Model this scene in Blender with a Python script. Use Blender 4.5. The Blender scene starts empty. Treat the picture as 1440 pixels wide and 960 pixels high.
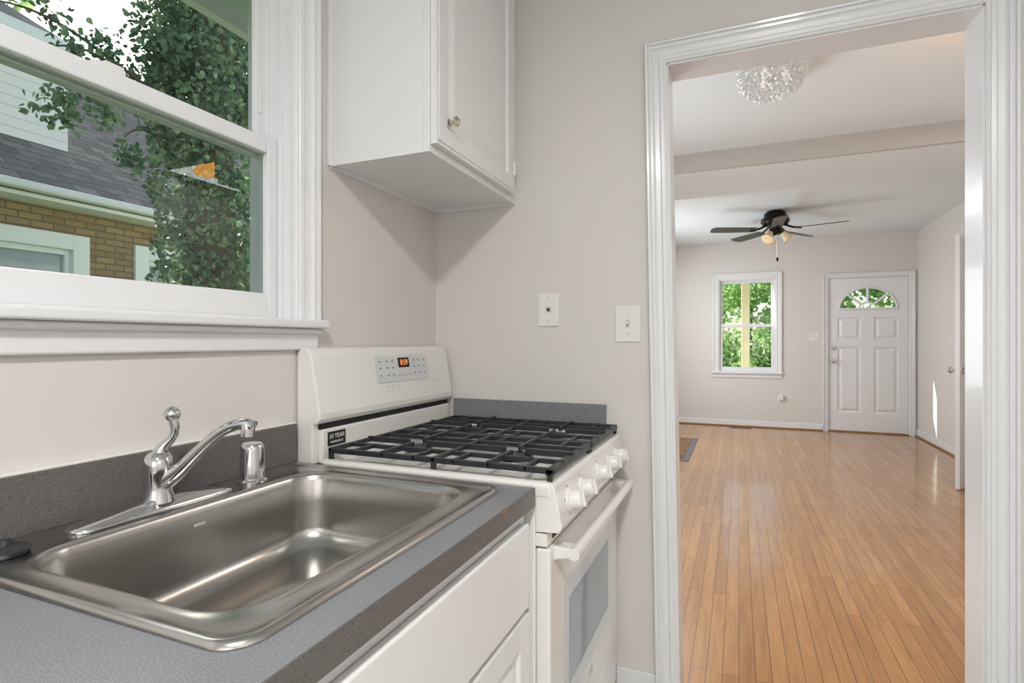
import bpy, bmesh, math, random
import numpy as np
from mathutils import Vector, Matrix
random.seed(3); rng=np.random.default_rng(5)
S=bpy.context.scene
try:
    S.view_settings.view_transform='Standard'
    S.view_settings.look='None'
except Exception as e: print(e)

# ------------------------------------------------------------ materials
def newmat(name):
    m=bpy.data.materials.new(name); m.use_nodes=True
    nt=m.node_tree; b=nt.nodes['Principled BSDF']
    return m,nt,b
def mat(name,col,rough=.5,metal=0,var=.04,scale=6,bump=0,bscale=200,coat=0,emis=None,es=0,spec=None,aniso=0):
    m,nt,b=newmat(name)
    tc=nt.nodes.new('ShaderNodeNewGeometry')
    n=nt.nodes.new('ShaderNodeTexNoise'); n.inputs['Scale'].default_value=scale; n.inputs['Detail'].default_value=3
    nt.links.new(tc.outputs['Position'],n.inputs['Vector'])
    r=nt.nodes.new('ShaderNodeMix'); r.data_type='RGBA'
    r.inputs[6].default_value=[c*(1-var) for c in col]+[1]
    r.inputs[7].default_value=[min(1,c*(1+var)) for c in col]+[1]
    nt.links.new(n.outputs['Fac'],r.inputs[0]); nt.links.new(r.outputs[2],b.inputs['Base Color'])
    b.inputs['Roughness'].default_value=rough; b.inputs['Metallic'].default_value=metal
    if coat: b.inputs['Coat Weight'].default_value=coat; b.inputs['Coat Roughness'].default_value=.08
    if spec is not None: b.inputs['Specular IOR Level'].default_value=spec
    if bump:
        n2=nt.nodes.new('ShaderNodeTexNoise'); n2.inputs['Scale'].default_value=bscale
        nt.links.new(tc.outputs['Position'],n2.inputs['Vector'])
        bp=nt.nodes.new('ShaderNodeBump'); bp.inputs['Strength'].default_value=bump; bp.inputs['Distance'].default_value=.002
        nt.links.new(n2.outputs['Fac'],bp.inputs['Height']); nt.links.new(bp.outputs[0],b.inputs['Normal'])
    if emis: b.inputs['Emission Color'].default_value=(*emis,1); b.inputs['Emission Strength'].default_value=es
    return m
M={}
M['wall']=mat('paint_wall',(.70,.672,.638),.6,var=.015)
M['wall_shaded']=mat('paint_wall_shaded',(.53,.50,.47),.6,var=.015)  # wall paint darkened, so the beam face's shade is in the colour
M['ceil']=mat('paint_ceiling',(.75,.80,.83),.8,var=.01)
M['trim']=mat('paint_trim',(.79,.795,.81),.3,var=.01,coat=.2)
M['cab']=mat('paint_cabinet',(.80,.80,.80),.35,var=.01)
M['enamel']=mat('enamel_white',(.80,.785,.755),.18,var=.005,coat=.3)
M['enamel_side']=mat('enamel_warm',(.80,.78,.72),.3,var=.01)
M['black']=mat('black_iron',(.022,.025,.030),.38,var=.2,bump=.2,bscale=500)
M['dark']=mat('dark_gap',(.01,.01,.01),.6)
M['chrome']=mat('chrome',(.66,.66,.67),.10,1,var=.01)
M['brass']=mat('satin_nickel',(.62,.58,.50),.2,1,var=.02)
M['plate']=mat('plastic_white',(.80,.79,.77),.3,var=.01)
M['greypl']=mat('grey_decal',(.48,.49,.50),.3,var=.02)
M['bronze']=mat('dark_bronze',(.02,.016,.014),.25,.7,var=.1)
M['blade']=mat('fan_blade',(.055,.048,.048),.4,0,var=.2)
M['vent']=mat('vent_wood',(.30,.14,.05),.4)
M['vinylfloor']=mat('vinyl_tile',(.45,.44,.42),.4,var=.1)
M['extwhite']=mat('ext_white_trim',(.85,.87,.9),.5,var=.03)
M['gutter']=mat('gutter_white',(.75,.77,.80),.5)
M['soffit']=mat('soffit_vinyl',(.60,.66,.72),.6)
M['porchceil']=mat('porch_ceiling',(.30,.31,.32),.7)
M['extglass']=mat('ext_dark_glass',(.32,.36,.40),.05,var=.3,scale=2)
M['bark']=mat('bark',(.10,.085,.06),.9,var=.4,scale=20,bump=.6,bscale=30)
M['grass']=mat('grass',(.22,.38,.10),.9,var=.5,scale=3)
M['post']=mat('porch_post',(.85,.76,.50),.5)
M['amber']=mat('amber_glass',(.70,.58,.40),.3,emis=(1,.65,.3),es=.15)
M['lampglow']=mat('pendant_shade',(.9,.5,.15),.4,emis=(1,.42,.08),es=14)
M['digit']=mat('digit_orange',(.9,.3,.05),.4,emis=(1,.25,.03),es=.9)
M['ink']=mat('ink_grey',(.12,.12,.13),.5)
M['whiteink']=mat('ink_white',(.85,.85,.85),.5)

def leafmat(name,c1,c2,tf=.35):
    m,nt,b=newmat(name)
    g=nt.nodes.new('ShaderNodeNewGeometry'); n=nt.nodes.new('ShaderNodeTexNoise'); n.inputs['Scale'].default_value=9; n.inputs['Detail'].default_value=4
    nt.links.new(g.outputs['Position'],n.inputs['Vector'])
    r=nt.nodes.new('ShaderNodeValToRGB'); r.color_ramp.elements[0].position=.35; r.color_ramp.elements[1].position=.68
    r.color_ramp.elements[0].color=(*c1,1); r.color_ramp.elements[1].color=(*c2,1)
    nt.links.new(n.outputs['Fac'],r.inputs[0]); nt.links.new(r.outputs[0],b.inputs['Base Color'])
    b.inputs['Roughness'].default_value=.45
    tr=nt.nodes.new('ShaderNodeBsdfTranslucent'); nt.links.new(r.outputs[0],tr.inputs[0])
    mx=nt.nodes.new('ShaderNodeMixShader'); mx.inputs[0].default_value=tf
    nt.links.new(b.outputs[0],mx.inputs[1]); nt.links.new(tr.outputs[0],mx.inputs[2])
    nt.links.new(mx.outputs[0],nt.nodes['Material Output'].inputs[0])
    return m
M['ivy']=leafmat('ivy_leaf',(.05,.14,.08),(.30,.44,.22))
M['leaf']=leafmat('tree_leaf',(.16,.35,.08),(.60,.75,.38),.4)

def glassmat():
    m=bpy.data.materials.new('window_glass'); m.use_nodes=True; nt=m.node_tree; nt.nodes.clear()
    o=nt.nodes.new('ShaderNodeOutputMaterial'); t=nt.nodes.new('ShaderNodeBsdfTransparent'); t.inputs[0].default_value=(.94,.97,.97,1)
    g=nt.nodes.new('ShaderNodeBsdfGlossy'); g.inputs['Roughness'].default_value=.0
    f=nt.nodes.new('ShaderNodeFresnel'); f.inputs[0].default_value=1.45
    x=nt.nodes.new('ShaderNodeMixShader'); nt.links.new(f.outputs[0],x.inputs[0]); nt.links.new(t.outputs[0],x.inputs[1]); nt.links.new(g.outputs[0],x.inputs[2]); nt.links.new(x.outputs[0],o.inputs[0])
    return m
M['glass']=glassmat()
def crystalmat():
    m=bpy.data.materials.new('crystal'); m.use_nodes=True; nt=m.node_tree; nt.nodes.clear()
    o=nt.nodes.new('ShaderNodeOutputMaterial'); t=nt.nodes.new('ShaderNodeBsdfTransparent'); t.inputs[0].default_value=(.9,.9,.9,1)
    g=nt.nodes.new('ShaderNodeBsdfGlossy'); g.inputs['Roughness'].default_value=.03
    e=nt.nodes.new('ShaderNodeBsdfDiffuse'); e.inputs[0].default_value=(.95,.95,.95,1)
    f=nt.nodes.new('ShaderNodeFresnel'); f.inputs[0].default_value=2.4
    x=nt.nodes.new('ShaderNodeMixShader'); nt.links.new(f.outputs[0],x.inputs[0]); nt.links.new(t.outputs[0],x.inputs[1]); nt.links.new(g.outputs[0],x.inputs[2])
    y=nt.nodes.new('ShaderNodeMixShader'); y.inputs[0].default_value=.45; nt.links.new(x.outputs[0],y.inputs[1]); nt.links.new(e.outputs[0],y.inputs[2])
    em=nt.nodes.new('ShaderNodeEmission'); em.inputs[0].default_value=(1,.97,.93,1); em.inputs[1].default_value=.05
    ad=nt.nodes.new('ShaderNodeAddShader'); nt.links.new(y.outputs[0],ad.inputs[0]); nt.links.new(em.outputs[0],ad.inputs[1]); nt.links.new(ad.outputs[0],o.inputs[0])
    return m
M['crystal']=crystalmat()

def brickmat(name,axes,c1,c2,mortar,bw,rh,ms,rough=.8,offset=.5,bump=.4,extra=None):
    m,nt,b=newmat(name)
    g=nt.nodes.new('ShaderNodeNewGeometry'); s=nt.nodes.new('ShaderNodeSeparateXYZ'); c=nt.nodes.new('ShaderNodeCombineXYZ')
    nt.links.new(g.outputs['Position'],s.inputs[0])
    nt.links.new(s.outputs[axes[0]],c.inputs[0]); nt.links.new(s.outputs[axes[1]],c.inputs[1])
    t=nt.nodes.new('ShaderNodeTexBrick'); nt.links.new(c.outputs[0],t.inputs[0])
    t.offset=offset
    t.inputs['Color1'].default_value=(*c1,1); t.inputs['Color2'].default_value=(*c2,1); t.inputs['Mortar'].default_value=(*mortar,1)
    t.inputs['Scale'].default_value=1; t.inputs['Mortar Size'].default_value=ms; t.inputs['Brick Width'].default_value=bw; t.inputs['Row Height'].default_value=rh
    t.inputs['Mortar Smooth'].default_value=.1
    nt.links.new(t.outputs['Color'],b.inputs['Base Color']); b.inputs['Roughness'].default_value=rough
    if bump:
        bp=nt.nodes.new('ShaderNodeBump'); bp.inputs['Strength'].default_value=bump; bp.inputs['Distance'].default_value=.01; bp.invert=True
        nt.links.new(t.outputs['Fac'],bp.inputs['Height']); nt.links.new(bp.outputs[0],b.inputs['Normal'])
    return m,nt,b,t
M['brick']=brickmat('brick_tan',(1,2),(.38,.26,.14),(.26,.17,.09),(.15,.12,.09),.215,.075,.008)[0]
M['shingle']=brickmat('roof_shingle',(1,2),(.25,.24,.22),(.13,.125,.115),(.07,.07,.065),.25,.10,.006,offset=.37)[0]
M['siding']=brickmat('siding_white',(1,2),(.90,.89,.88),(.88,.87,.86),(.62,.62,.62),20,.12,.005)[0]

# oak floor
m,nt,b,t=brickmat('oak_floor',(1,0),(.42,.20,.066),(.54,.28,.105),(.14,.06,.02),1.1,.057,.0014,rough=.28,offset=.37,bump=.1)
g=nt.nodes.new('ShaderNodeNewGeometry'); mp=nt.nodes.new('ShaderNodeMapping'); mp.inputs['Scale'].default_value=(28,2.2,1)
n=nt.nodes.new('ShaderNodeTexNoise'); n.inputs['Scale'].default_value=1.5; n.inputs['Detail'].default_value=7; n.inputs['Distortion'].default_value=.8
nt.links.new(g.outputs['Position'],mp.inputs[0]); nt.links.new(mp.outputs[0],n.inputs['Vector'])
rp=nt.nodes.new('ShaderNodeValToRGB'); rp.color_ramp.elements[0].position=.3; rp.color_ramp.elements[0].color=(.74,.68,.60,1); rp.color_ramp.elements[1].position=.7; rp.color_ramp.elements[1].color=(1.0,1.0,1.0,1)
nt.links.new(n.outputs['Fac'],rp.inputs[0])
mx=nt.nodes.new('ShaderNodeMix'); mx.data_type='RGBA'; mx.blend_type='MULTIPLY'; mx.inputs[0].default_value=1
nt.links.new(t.outputs['Color'],mx.inputs[6]); nt.links.new(rp.outputs[0],mx.inputs[7]); nt.links.new(mx.outputs[2],b.inputs['Base Color'])
b.inputs['Coat Weight'].default_value=.5; b.inputs['Coat Roughness'].default_value=.085; b.inputs['Coat IOR'].default_value=1.45
mp2=nt.nodes.new('ShaderNodeMapping'); mp2.inputs['Scale'].default_value=(18,1.3,1); n2=nt.nodes.new('ShaderNodeTexNoise'); n2.inputs['Scale'].default_value=1; n2.inputs['Detail'].default_value=1
nt.links.new(g.outputs['Position'],mp2.inputs[0]); nt.links.new(mp2.outputs[0],n2.inputs['Vector'])
b2=nt.nodes.new('ShaderNodeBump'); b2.inputs['Strength'].default_value=.25; b2.inputs['Distance'].default_value=.0015; nt.links.new(n2.outputs['Fac'],b2.inputs['Height']); nt.links.new(b2.outputs[0],b.inputs['Coat Normal'])
M['oak']=m

# laminate
def lam(name,base,rough):
    m,nt,b=newmat(name)
    g=nt.nodes.new('ShaderNodeNewGeometry'); n=nt.nodes.new('ShaderNodeTexNoise'); n.inputs['Scale'].default_value=430; n.inputs['Detail'].default_value=1
    nt.links.new(g.outputs['Position'],n.inputs['Vector'])
    r=nt.nodes.new('ShaderNodeValToRGB'); e=r.color_ramp.elements
    e[0].position=.35; e[0].color=(*[c*.74 for c in base],1); e[1].position=.65; e[1].color=(*[c*1.2 for c in base],1)
    nt.links.new(n.outputs['Fac'],r.inputs[0]); nt.links.new(r.outputs[0],b.inputs['Base Color']); b.inputs['Roughness'].default_value=rough
    return m
M['lam']=lam('laminate_grey',(.215,.222,.238),.34)
M['lam_shaded']=lam('laminate_grey_shaded',(.140,.129,.123),.4)  # same laminate as the top, its shade painted in as a darker tone

# brushed steel
def steel():
    m,nt,b=newmat('brushed_steel')
    g=nt.nodes.new('ShaderNodeNewGeometry'); mp=nt.nodes.new('ShaderNodeMapping'); mp.inputs['Scale'].default_value=(15,900,15)
    n=nt.nodes.new('ShaderNodeTexNoise'); n.inputs['Scale'].default_value=1; n.inputs['Detail'].default_value=2
    nt.links.new(g.outputs['Position'],mp.inputs[0]); nt.links.new(mp.outputs[0],n.inputs['Vector'])
    bp=nt.nodes.new('ShaderNodeBump'); bp.inputs['Strength'].default_value=.06; bp.inputs['Distance'].default_value=.001
    nt.links.new(n.outputs['Fac'],bp.inputs['Height']); nt.links.new(bp.outputs[0],b.inputs['Normal'])
    b.inputs['Base Color'].default_value=(.47,.46,.44,1); b.inputs['Metallic'].default_value=1; b.inputs['Roughness'].default_value=.24
    return m
M['steel']=steel()
# rug
m,nt,b=newmat('rug_pattern'); g=nt.nodes.new('ShaderNodeNewGeometry'); v=nt.nodes.new('ShaderNodeTexVoronoi'); v.inputs['Scale'].default_value=14
nt.links.new(g.outputs['Position'],v.inputs['Vector']); r=nt.nodes.new('ShaderNodeValToRGB'); r.color_ramp.elements[0].color=(.10,.025,.02,1); r.color_ramp.elements[1].color=(.22,.12,.06,1); r.color_ramp.elements[1].position=.6
nt.links.new(v.outputs['Distance'],r.inputs[0]); nt.links.new(r.outputs[0],b.inputs['Base Color']); b.inputs['Roughness'].default_value=.95; M['rug']=m

# ------------------------------------------------------------ geometry helpers
def addbox(bm,x0,x1,y0,y1,z0,z1):
    x0,x1=sorted((x0,x1)); y0,y1=sorted((y0,y1)); z0,z1=sorted((z0,z1))
    v=[bm.verts.new(p) for p in ((x0,y0,z0),(x1,y0,z0),(x1,y1,z0),(x0,y1,z0),(x0,y0,z1),(x1,y0,z1),(x1,y1,z1),(x0,y1,z1))]
    for f in ((0,3,2,1),(4,5,6,7),(0,1,5,4),(1,2,6,5),(2,3,7,6),(3,0,4,7)): bm.faces.new([v[i] for i in f])
def root(name,loc):
    e=bpy.data.objects.new(name,None); e.empty_display_size=.05; e.location=loc; S.collection.objects.link(e); return e
def finish(bm,name,m,bevel=0,parent=None,smooth=False,seg=2):
    bmesh.ops.recalc_face_normals(bm,faces=bm.faces)
    me=bpy.data.meshes.new(name); bm.to_mesh(me); bm.free()
    o=bpy.data.objects.new(name,me); S.collection.objects.link(o)
    me.materials.append(M[m] if isinstance(m,str) else m)
    if smooth:
        for p in me.polygons: p.use_smooth=True
    if bevel:
        b=o.modifiers.new('b','BEVEL'); b.width=bevel; b.segments=seg; b.limit_method='ANGLE'; b.angle_limit=.6; b.harden_normals=False
    par(o,parent); return o
def par(o,parent):
    if parent is not None:
        o.parent=parent; o.matrix_parent_inverse=Matrix.Translation(-Vector(parent.location))
def boxes(name,bl,m,bevel=0,parent=None):
    bm=bmesh.new()
    for b in bl: addbox(bm,*b)
    return finish(bm,name,m,bevel,parent)
def lathe(name,prof,loc,m,parent=None,axis='Z',n=32,rot=None,smooth=True,bevel=0):
    bm=bmesh.new(); rings=[]
    for r,h in prof:
        ring=[]
        for i in range(n):
            a=2*math.pi*i/n; p=Vector((r*math.cos(a),r*math.sin(a),h))
            if axis=='X': p=Vector((p.z,p.x,p.y))
            if axis=='Y': p=Vector((p.x,p.z,p.y))
            if rot: p=rot@p
            ring.append(bm.verts.new(p+Vector(loc)))
        rings.append(ring)
    for a,b in zip(rings,rings[1:]):
        for i in range(n): bm.faces.new((a[i],a[(i+1)%n],b[(i+1)%n],b[i]))
    for rg in (rings[0],rings[-1]):
        try: bm.faces.new(rg)
        except: pass
    o=finish(bm,name,m,bevel,parent,smooth=False)
    if smooth:
        for p in o.data.polygons: p.use_smooth = len(p.vertices)==4
        e=o.modifiers.new('es','EDGE_SPLIT'); e.split_angle=math.radians(40)
    return o
def tube(name,pts,rad,m,parent=None,radii=None,cyc=False):
    c=bpy.data.curves.new(name,'CURVE'); c.dimensions='3D'; c.bevel_depth=rad; c.bevel_resolution=6; c.use_fill_caps=True; c.resolution_u=8
    s=c.splines.new('NURBS' if len(pts)>3 else 'POLY'); s.points.add(len(pts)-1)
    for i,p in enumerate(pts):
        s.points[i].co=(*p,1)
        if radii: s.points[i].radius=radii[i]
    if len(pts)>3: s.use_endpoint_u=True; s.order_u=3
    s.use_cyclic_u=cyc
    o=bpy.data.objects.new(name,c); S.collection.objects.link(o); c.materials.append(M[m]); par(o,parent); return o
def prism(name,pts,axis,a0,a1,m,parent=None,bevel=0,smooth=False):
    bm=bmesh.new()
    def P(p,a): return (p[0],a,p[1]) if axis=='Y' else ((a,p[0],p[1]) if axis=='X' else (p[0],p[1],a))
    A=[bm.verts.new(P(p,a0)) for p in pts]; B=[bm.verts.new(P(p,a1)) for p in pts]
    bm.faces.new(A); bm.faces.new(B[::-1])
    for i in range(len(pts)):
        j=(i+1)%len(pts); bm.faces.new((A[i],A[j],B[j],B[i]))
    return finish(bm,name,m,bevel,parent,smooth)
def mapper(kind,base,sgn=1):
    if kind=='X': return lambda u,v,w:(base+sgn*w,u,v)
    return lambda u,v,w:(u,base+sgn*w,v)
def mbox(bm,mp,u0,u1,v0,v1,w0,w1):
    a=mp(u0,v0,w0); b=mp(u1,v1,w1); addbox(bm,a[0],b[0],a[1],b[1],a[2],b[2])
def rpanel(bm,mp,u0,u1,v0,v1,w,prof=((0,0),(.006,-.008),(.018,-.009),(.045,-.001))):
    rings=[]
    for ins,dw in prof:
        rings.append([bm.verts.new(mp(*p)) for p in ((u0+ins,v0+ins,w+dw),(u1-ins,v0+ins,w+dw),(u1-ins,v1-ins,w+dw),(u0+ins,v1-ins,w+dw))])
    for a,b in zip(rings,rings[1:]):
        for i in range(4): bm.faces.new((a[i],a[(i+1)%4],b[(i+1)%4],b[i]))
    bm.faces.new(rings[-1])
def panel_front(name,mp,u0,u1,v0,v1,w0,w1,st,m,parent):
    bm=bmesh.new()
    mbox(bm,mp,u0,u0+st,v0,v1,w0,w1); mbox(bm,mp,u1-st,u1,v0,v1,w0,w1)
    mbox(bm,mp,u0+st,u1-st,v0,v0+st,w0,w1); mbox(bm,mp,u0+st,u1-st,v1-st,v1,w0,w1)
    rpanel(bm,mp,u0+st,u1-st,v0+st,v1-st,w1)
    o=finish(bm,name,m,0,parent); return o
def shear(o):
    for v in o.data.vertices:
        if -.36<v.co.x<-.14: v.co.x+=.040*max(0,1-v.co.z/2.197)
def swept_casing(bm,mp,u0,u1,v0,v1,prof):
    cols=[]
    for o_,t_ in prof:
        cols.append([bm.verts.new(mp(*p)) for p in ((u0-o_,v0,t_),(u0-o_,v1+o_,t_),(u1+o_,v1+o_,t_),(u1+o_,v0,t_))])
    for a,b in zip(cols,cols[1:]):
        for i in range(3): bm.faces.new((a[i],a[i+1],b[i+1],b[i]))
CPROF=[(0,-.001),(0,.009),(.003,.012),(.008,.012),(.010,.015),(.020,.017),(.024,.014),(.026,.0125),(.040,.015),(.046,.019),(.048,.023),(.054,.024),(.056,.020),(.060,.020),(.062,.027),(.068,.028),(.072,.025),(.072,-.001)]

# ------------------------------------------------------------ dimensions
WX=-1.14; BY=1.942; BY2=2.07; CH=2.70; FY=8.7; RX=2.17; KX=1.25; KY=-1.9
DO0=-.23; DO1=.643; DH=2.197
WT=.15
boxes('floor',[(WX-WT,RX+.2,BY+.06,FY+.15,-.06,0)],'oak')
boxes('floor_kitchen',[(WX-WT,RX+.2,KY-.1,BY+.06,-.06,0)],'vinylfloor')
boxes('ceiling',[(WX-WT,RX+.2,KY-.1,FY+.15,CH,CH+.08)],'ceil')
boxes('beam_ceiling',[(WX,RX,4.45,4.49,CH-.14,CH)],'wall_shaded')
boxes('soffit_ceiling',[(WX,RX,4.49,5.3,CH-.14,CH)],'ceil')
WO0,WO1,WZ0,WZ1=.27,1.17,1.305,2.27
boxes('wall_left',[(WX-WT,WX,KY-.1,WO0,0,CH),(WX-WT,WX,WO1,FY+.15,0,CH),(WX-WT,WX,WO0,WO1,0,WZ0-.03),(WX-WT,WX,WO0,WO1,WZ1,CH)],'wall')
o=boxes('wall_partition',[(WX,DO0,BY,BY2,0,DH),(WX,DO0,BY,BY2,DH,CH),(DO1,RX,BY,BY2,0,CH),(DO0,DO1,BY,BY2,DH,CH)],'wall'); shear(o)
boxes('wall_kitchen_right',[(KX,KX+.1,KY-.1,BY,0,CH)],'wall')
boxes('wall_kitchen_rear',[(WX,KX,KY-.1,KY,0,CH)],'wall')
FW0,FW1,FZ0,FZ1=-.275,.485,.80,2.16
FD0,FD1,FDH=1.14,2.09,2.125
boxes('wall_far',[(WX,FW0,FY,FY+.15,0,CH),(FW0,FW1,FY,FY+.15,0,FZ0),(FW0,FW1,FY,FY+.15,FZ1,CH),(FW1,FD0,FY,FY+.15,0,CH),(FD0,FD1,FY,FY+.15,FDH,CH),(FD1,RX+.1,FY,FY+.15,0,CH)],'wall')
boxes('wall_right',[(RX,RX+.1,BY2,6.3,0,CH),(RX,RX+.1,7.1,FY,0,CH),(RX,RX+.1,6.3,7.1,2.1,CH),(RX+.1,RX+.12,6.2,7.2,0,2.2)],'wall')

bm=bmesh.new(); swept_casing(bm,mapper('Y',BY,-1),DO0,DO1,0,DH,CPROF)
o=finish(bm,'trim_doorway_casing','trim'); shear(o)
bm=bmesh.new(); addbox(bm,DO0-.004,DO0+.006,BY-.002,BY2+.002,0,DH); addbox(bm,DO1-.006,DO1+.004,BY-.002,BY2+.002,0,DH); addbox(bm,DO0,DO1,BY-.002,BY2+.002,DH-.006,DH+.004)
o=finish(bm,'trim_doorway_jamb','trim',.001); shear(o)
boxes('trim_doorway_casing_far',[(DO0-.07,DO0-.0,BY2,BY2+.015,0,DH+.07),(DO1,DO1+.07,BY2,BY2+.015,0,DH+.07),(DO0,DO1,BY2,BY2+.015,DH,DH+.07)],'trim',.003)
def base_y(name,x0,x1,y,s):
    boxes(name,[(x0,x1,y,y+s*.014,0,.082),(x0,x1,y,y+s*.010,.082,.094)],'trim',.002)
base_y('baseboard_partition',-.40,-.262,BY,-1)
base_y('baseboard_partition_right',DO1+.075,KX,BY,-1)
base_y('baseboard_far_left',WX,FD0-.062,FY,-1)
base_y('baseboard_far_right',FD1+.055,RX,FY,-1)
boxes('baseboard_right',[(RX-.014,RX,7.17,FY-.015,0,.094),(RX-.014,RX,BY2,6.23,0,.094)],'trim',.002)
boxes('trim_shoe_moulding',[(WX,FD0-.065,FY-.03,FY-.014,0,.02),(RX-.03,RX-.014,7.17,FY-.02,0,.02),(RX-.03,RX-.014,BY2,6.23,0,.02)],'vent',.004)
boxes('trim_closet_casing',[(RX-.018,RX,6.23,6.3,0,2.17),(RX-.018,RX,7.1,7.17,0,2.17),(RX-.018,RX,6.3,7.1,2.1,2.17)],'trim',.003)

# ------------------------------------------------------------ double hung window
def dh_window(name,mp,u0,u1,v0,v1,vm,depth,cw,loc,stool=.05):
    R=root(name,loc)
    bm=bmesh.new()
    k=cw/.072; swept_casing(bm,mp,u0,u1,v0,v1,[(a*k,b) for a,b in CPROF])
    finish(bm,'casing','trim',0,R)
    bm=bmesh.new()
    mbox(bm,mp,u0-cw-.012,u1+cw+.012,v0-.024,v0,-.03,stool)
    mbox(bm,mp,u0-cw,u1+cw,v0-.085,v0-.024,0,.016)
    mbox(bm,mp,u0-cw,u1+cw,v0-.040,v0-.024,0,.030)
    finish(bm,'stool_and_apron','trim',.006,R,seg=3)
    bm=bmesh.new()
    mbox(bm,mp,u0-.001,u0+.012,v0,v1,-depth,0); mbox(bm,mp,u1-.012,u1+.001,v0,v1,-depth,0)
    mbox(bm,mp,u0,u1,v1-.012,v1+.001,-depth,0); mbox(bm,mp,u0,u1,v0-.03,v0+.004,-depth-.02,0)
    for uu,s in ((u0+.012,1),(u1-.012,-1)):
        mbox(bm,mp,uu,uu+s*.008,v0,v1,-.038,-.025); mbox(bm,mp,uu,uu+s*.006,v0,v1,-.083,-.077)
    mbox(bm,mp,u0,u1,v1-.02,v1,-.038,-.025)
    finish(bm,'frame','trim',.001,R)
    st=.040
    a,b=u0+.012,u1-.012
    def sash(nm,w0,w1,va,vb,tr,br):
        bm=bmesh.new()
        mbox(bm,mp,a,a+st,va,vb,w0,w1); mbox(bm,mp,b-st,b,va,vb,w0,w1)
        mbox(bm,mp,a+st,b-st,vb-tr,vb,w0,w1); mbox(bm,mp,a+st,b-st,va,va+br,w0,w1)
        finish(bm,nm,'trim',.004,R)
        bm=bmesh.new(); mw=(w0+w1)/2
        f=[bm.verts.new(mp(*p)) for p in ((a+st-.004,va+br-.004,mw),(b-st+.004,va+br-.004,mw),(b-st+.004,vb-tr+.004,mw),(a+st-.004,vb-tr+.004,mw))]
        bm.faces.new(f); finish(bm,nm+'_glass','glass',0,R)
    sash('sash_lower',-.074,-.040,v0+.004,vm+.022,.042,.065)
    sash('sash_upper',-.114,-.082,vm-.022,v1-.012,.045,.042)
    bm=bmesh.new(); um=(u0+u1)/2
    mbox(bm,mp,um-.03,um+.03,vm+.022,vm+.034,-.072,-.045); mbox(bm,mp,um-.008,um+.03,vm+.034,vm+.042,-.07,-.05)
    mbox(bm,mp,b-.03,b-.022,vm+.10,vm+.16,-.082,-.078)
    finish(bm,'sash_lock','plate',.002,R)
    return R
dh_window('window_1',mapper('X',WX,1),WO0,WO1,WZ0,WZ1,1.775,WT,.082,(WX,.72,WZ0))
dh_window('window_2',mapper('Y',FY,-1),FW0,FW1,FZ0,FZ1,1.475,.15,.085,(.1,FY,FZ0))

# ------------------------------------------------------------ front door
R=root('door_1',(1.61,FY,0)); mp=mapper('Y',FY+.02,-1)
bm=bmesh.new()
swept_casing(bm,mapper('Y',FY,-1),FD0+.004,FD1-.004,0,FDH-.004,[(a*.85,b) for a,b in CPROF])
mbox(bm,mp,FD0,FD0+.012,0,FDH,-.12,.02); mbox(bm,mp,FD1-.012,FD1,0,FDH,-.12,.02); mbox(bm,mp,FD0,FD1,FDH-.012,FDH,-.12,.02)
finish(bm,'casing','trim',0,R)
boxes('threshold',[(FD0+.013,FD1-.013,FY-.02,FY+.12,0,.014)],'vent',.003,R)
D0,D1=FD0+.015,FD1-.015; DT=FDH-.015; DB=.02; dc=(D0+D1)/2
fb=1.69; ru=.335; rv=.285
w0,w1=-.04,.0
bm=bmesh.new()
pu=[(dc-.355,dc-.075),(dc+.075,dc+.355)]; pv=[(.27,1.17),(1.27,1.57)]
mbox(bm,mp,D0,pu[0][0],DB,fb,w0,w1); mbox(bm,mp,pu[1][1],D1,DB,fb,w0,w1); mbox(bm,mp,pu[0][1],pu[1][0],DB,fb,w0,w1)
for a,b in pu:
    mbox(bm,mp,a,b,DB,pv[0][0],w0,w1); mbox(bm,mp,a,b,pv[0][1],pv[1][0],w0,w1); mbox(bm,mp,a,b,pv[1][1],fb,w0,w1)
    for c,d in pv: rpanel(bm,mp,a,b,c,d,w1,((0,0),(.012,-.014),(.03,-.014),(.055,-.002)))
mbox(bm,mp,D0,dc-ru,fb,DT,w0,w1); mbox(bm,mp,dc+ru,D1,fb,DT,w0,w1)
N=20; arc=[(dc-ru*math.cos(math.pi*i/N),fb+rv*math.sin(math.pi*i/N)) for i in range(N+1)]
for p,q in zip(arc,arc[1:]):
    A=[bm.verts.new(mp(x,y,w1)) for x,y in (p,q,(q[0],DT),(p[0],DT))]; B=[bm.verts.new(mp(x,y,w0)) for x,y in (p,q,(q[0],DT),(p[0],DT))]
    bm.faces.new(A); bm.faces.new(B[::-1]); bm.faces.new((A[0],A[1],B[1],B[0]))
finish(bm,'slab','trim',0,R)
def tp(i,ra,rb): 
    a=math.pi*i/24; return mp(dc-ra*math.cos(a),fb+rb*math.sin(a),.004)
tube('lite_ring',[tp(i,ru,rv) for i in range(25)],.014,'trim',R)
tube('lite_hub',[tp(i,.10,.085) for i in range(25)],.013,'trim',R)
tube('lite_base',[mp(dc-ru,fb,.004),mp(dc+ru,fb,.004)],.014,'trim',R)
for a in (45,90,135):
    c,s=math.cos(math.radians(a)),math.sin(math.radians(a))
    tube('lite_bar',[mp(dc+.10*c,fb+.085*s,.004),mp(dc+ru*c,fb+rv*s,.004)],.017,'trim',R)
bm=bmesh.new(); bm.faces.new([bm.verts.new(mp(x,y,-.02)) for x,y in arc]); finish(bm,'lite_glass','glass',0,R)
lathe('knob',[(.03,0),(.03,-.006),(.012,-.01),(.012,-.03),(.026,-.04),(.028,-.055),(.02,-.065),(.001,-.067)],(D0+.06,FY+.02,.97),'brass',R,'Y')
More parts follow.
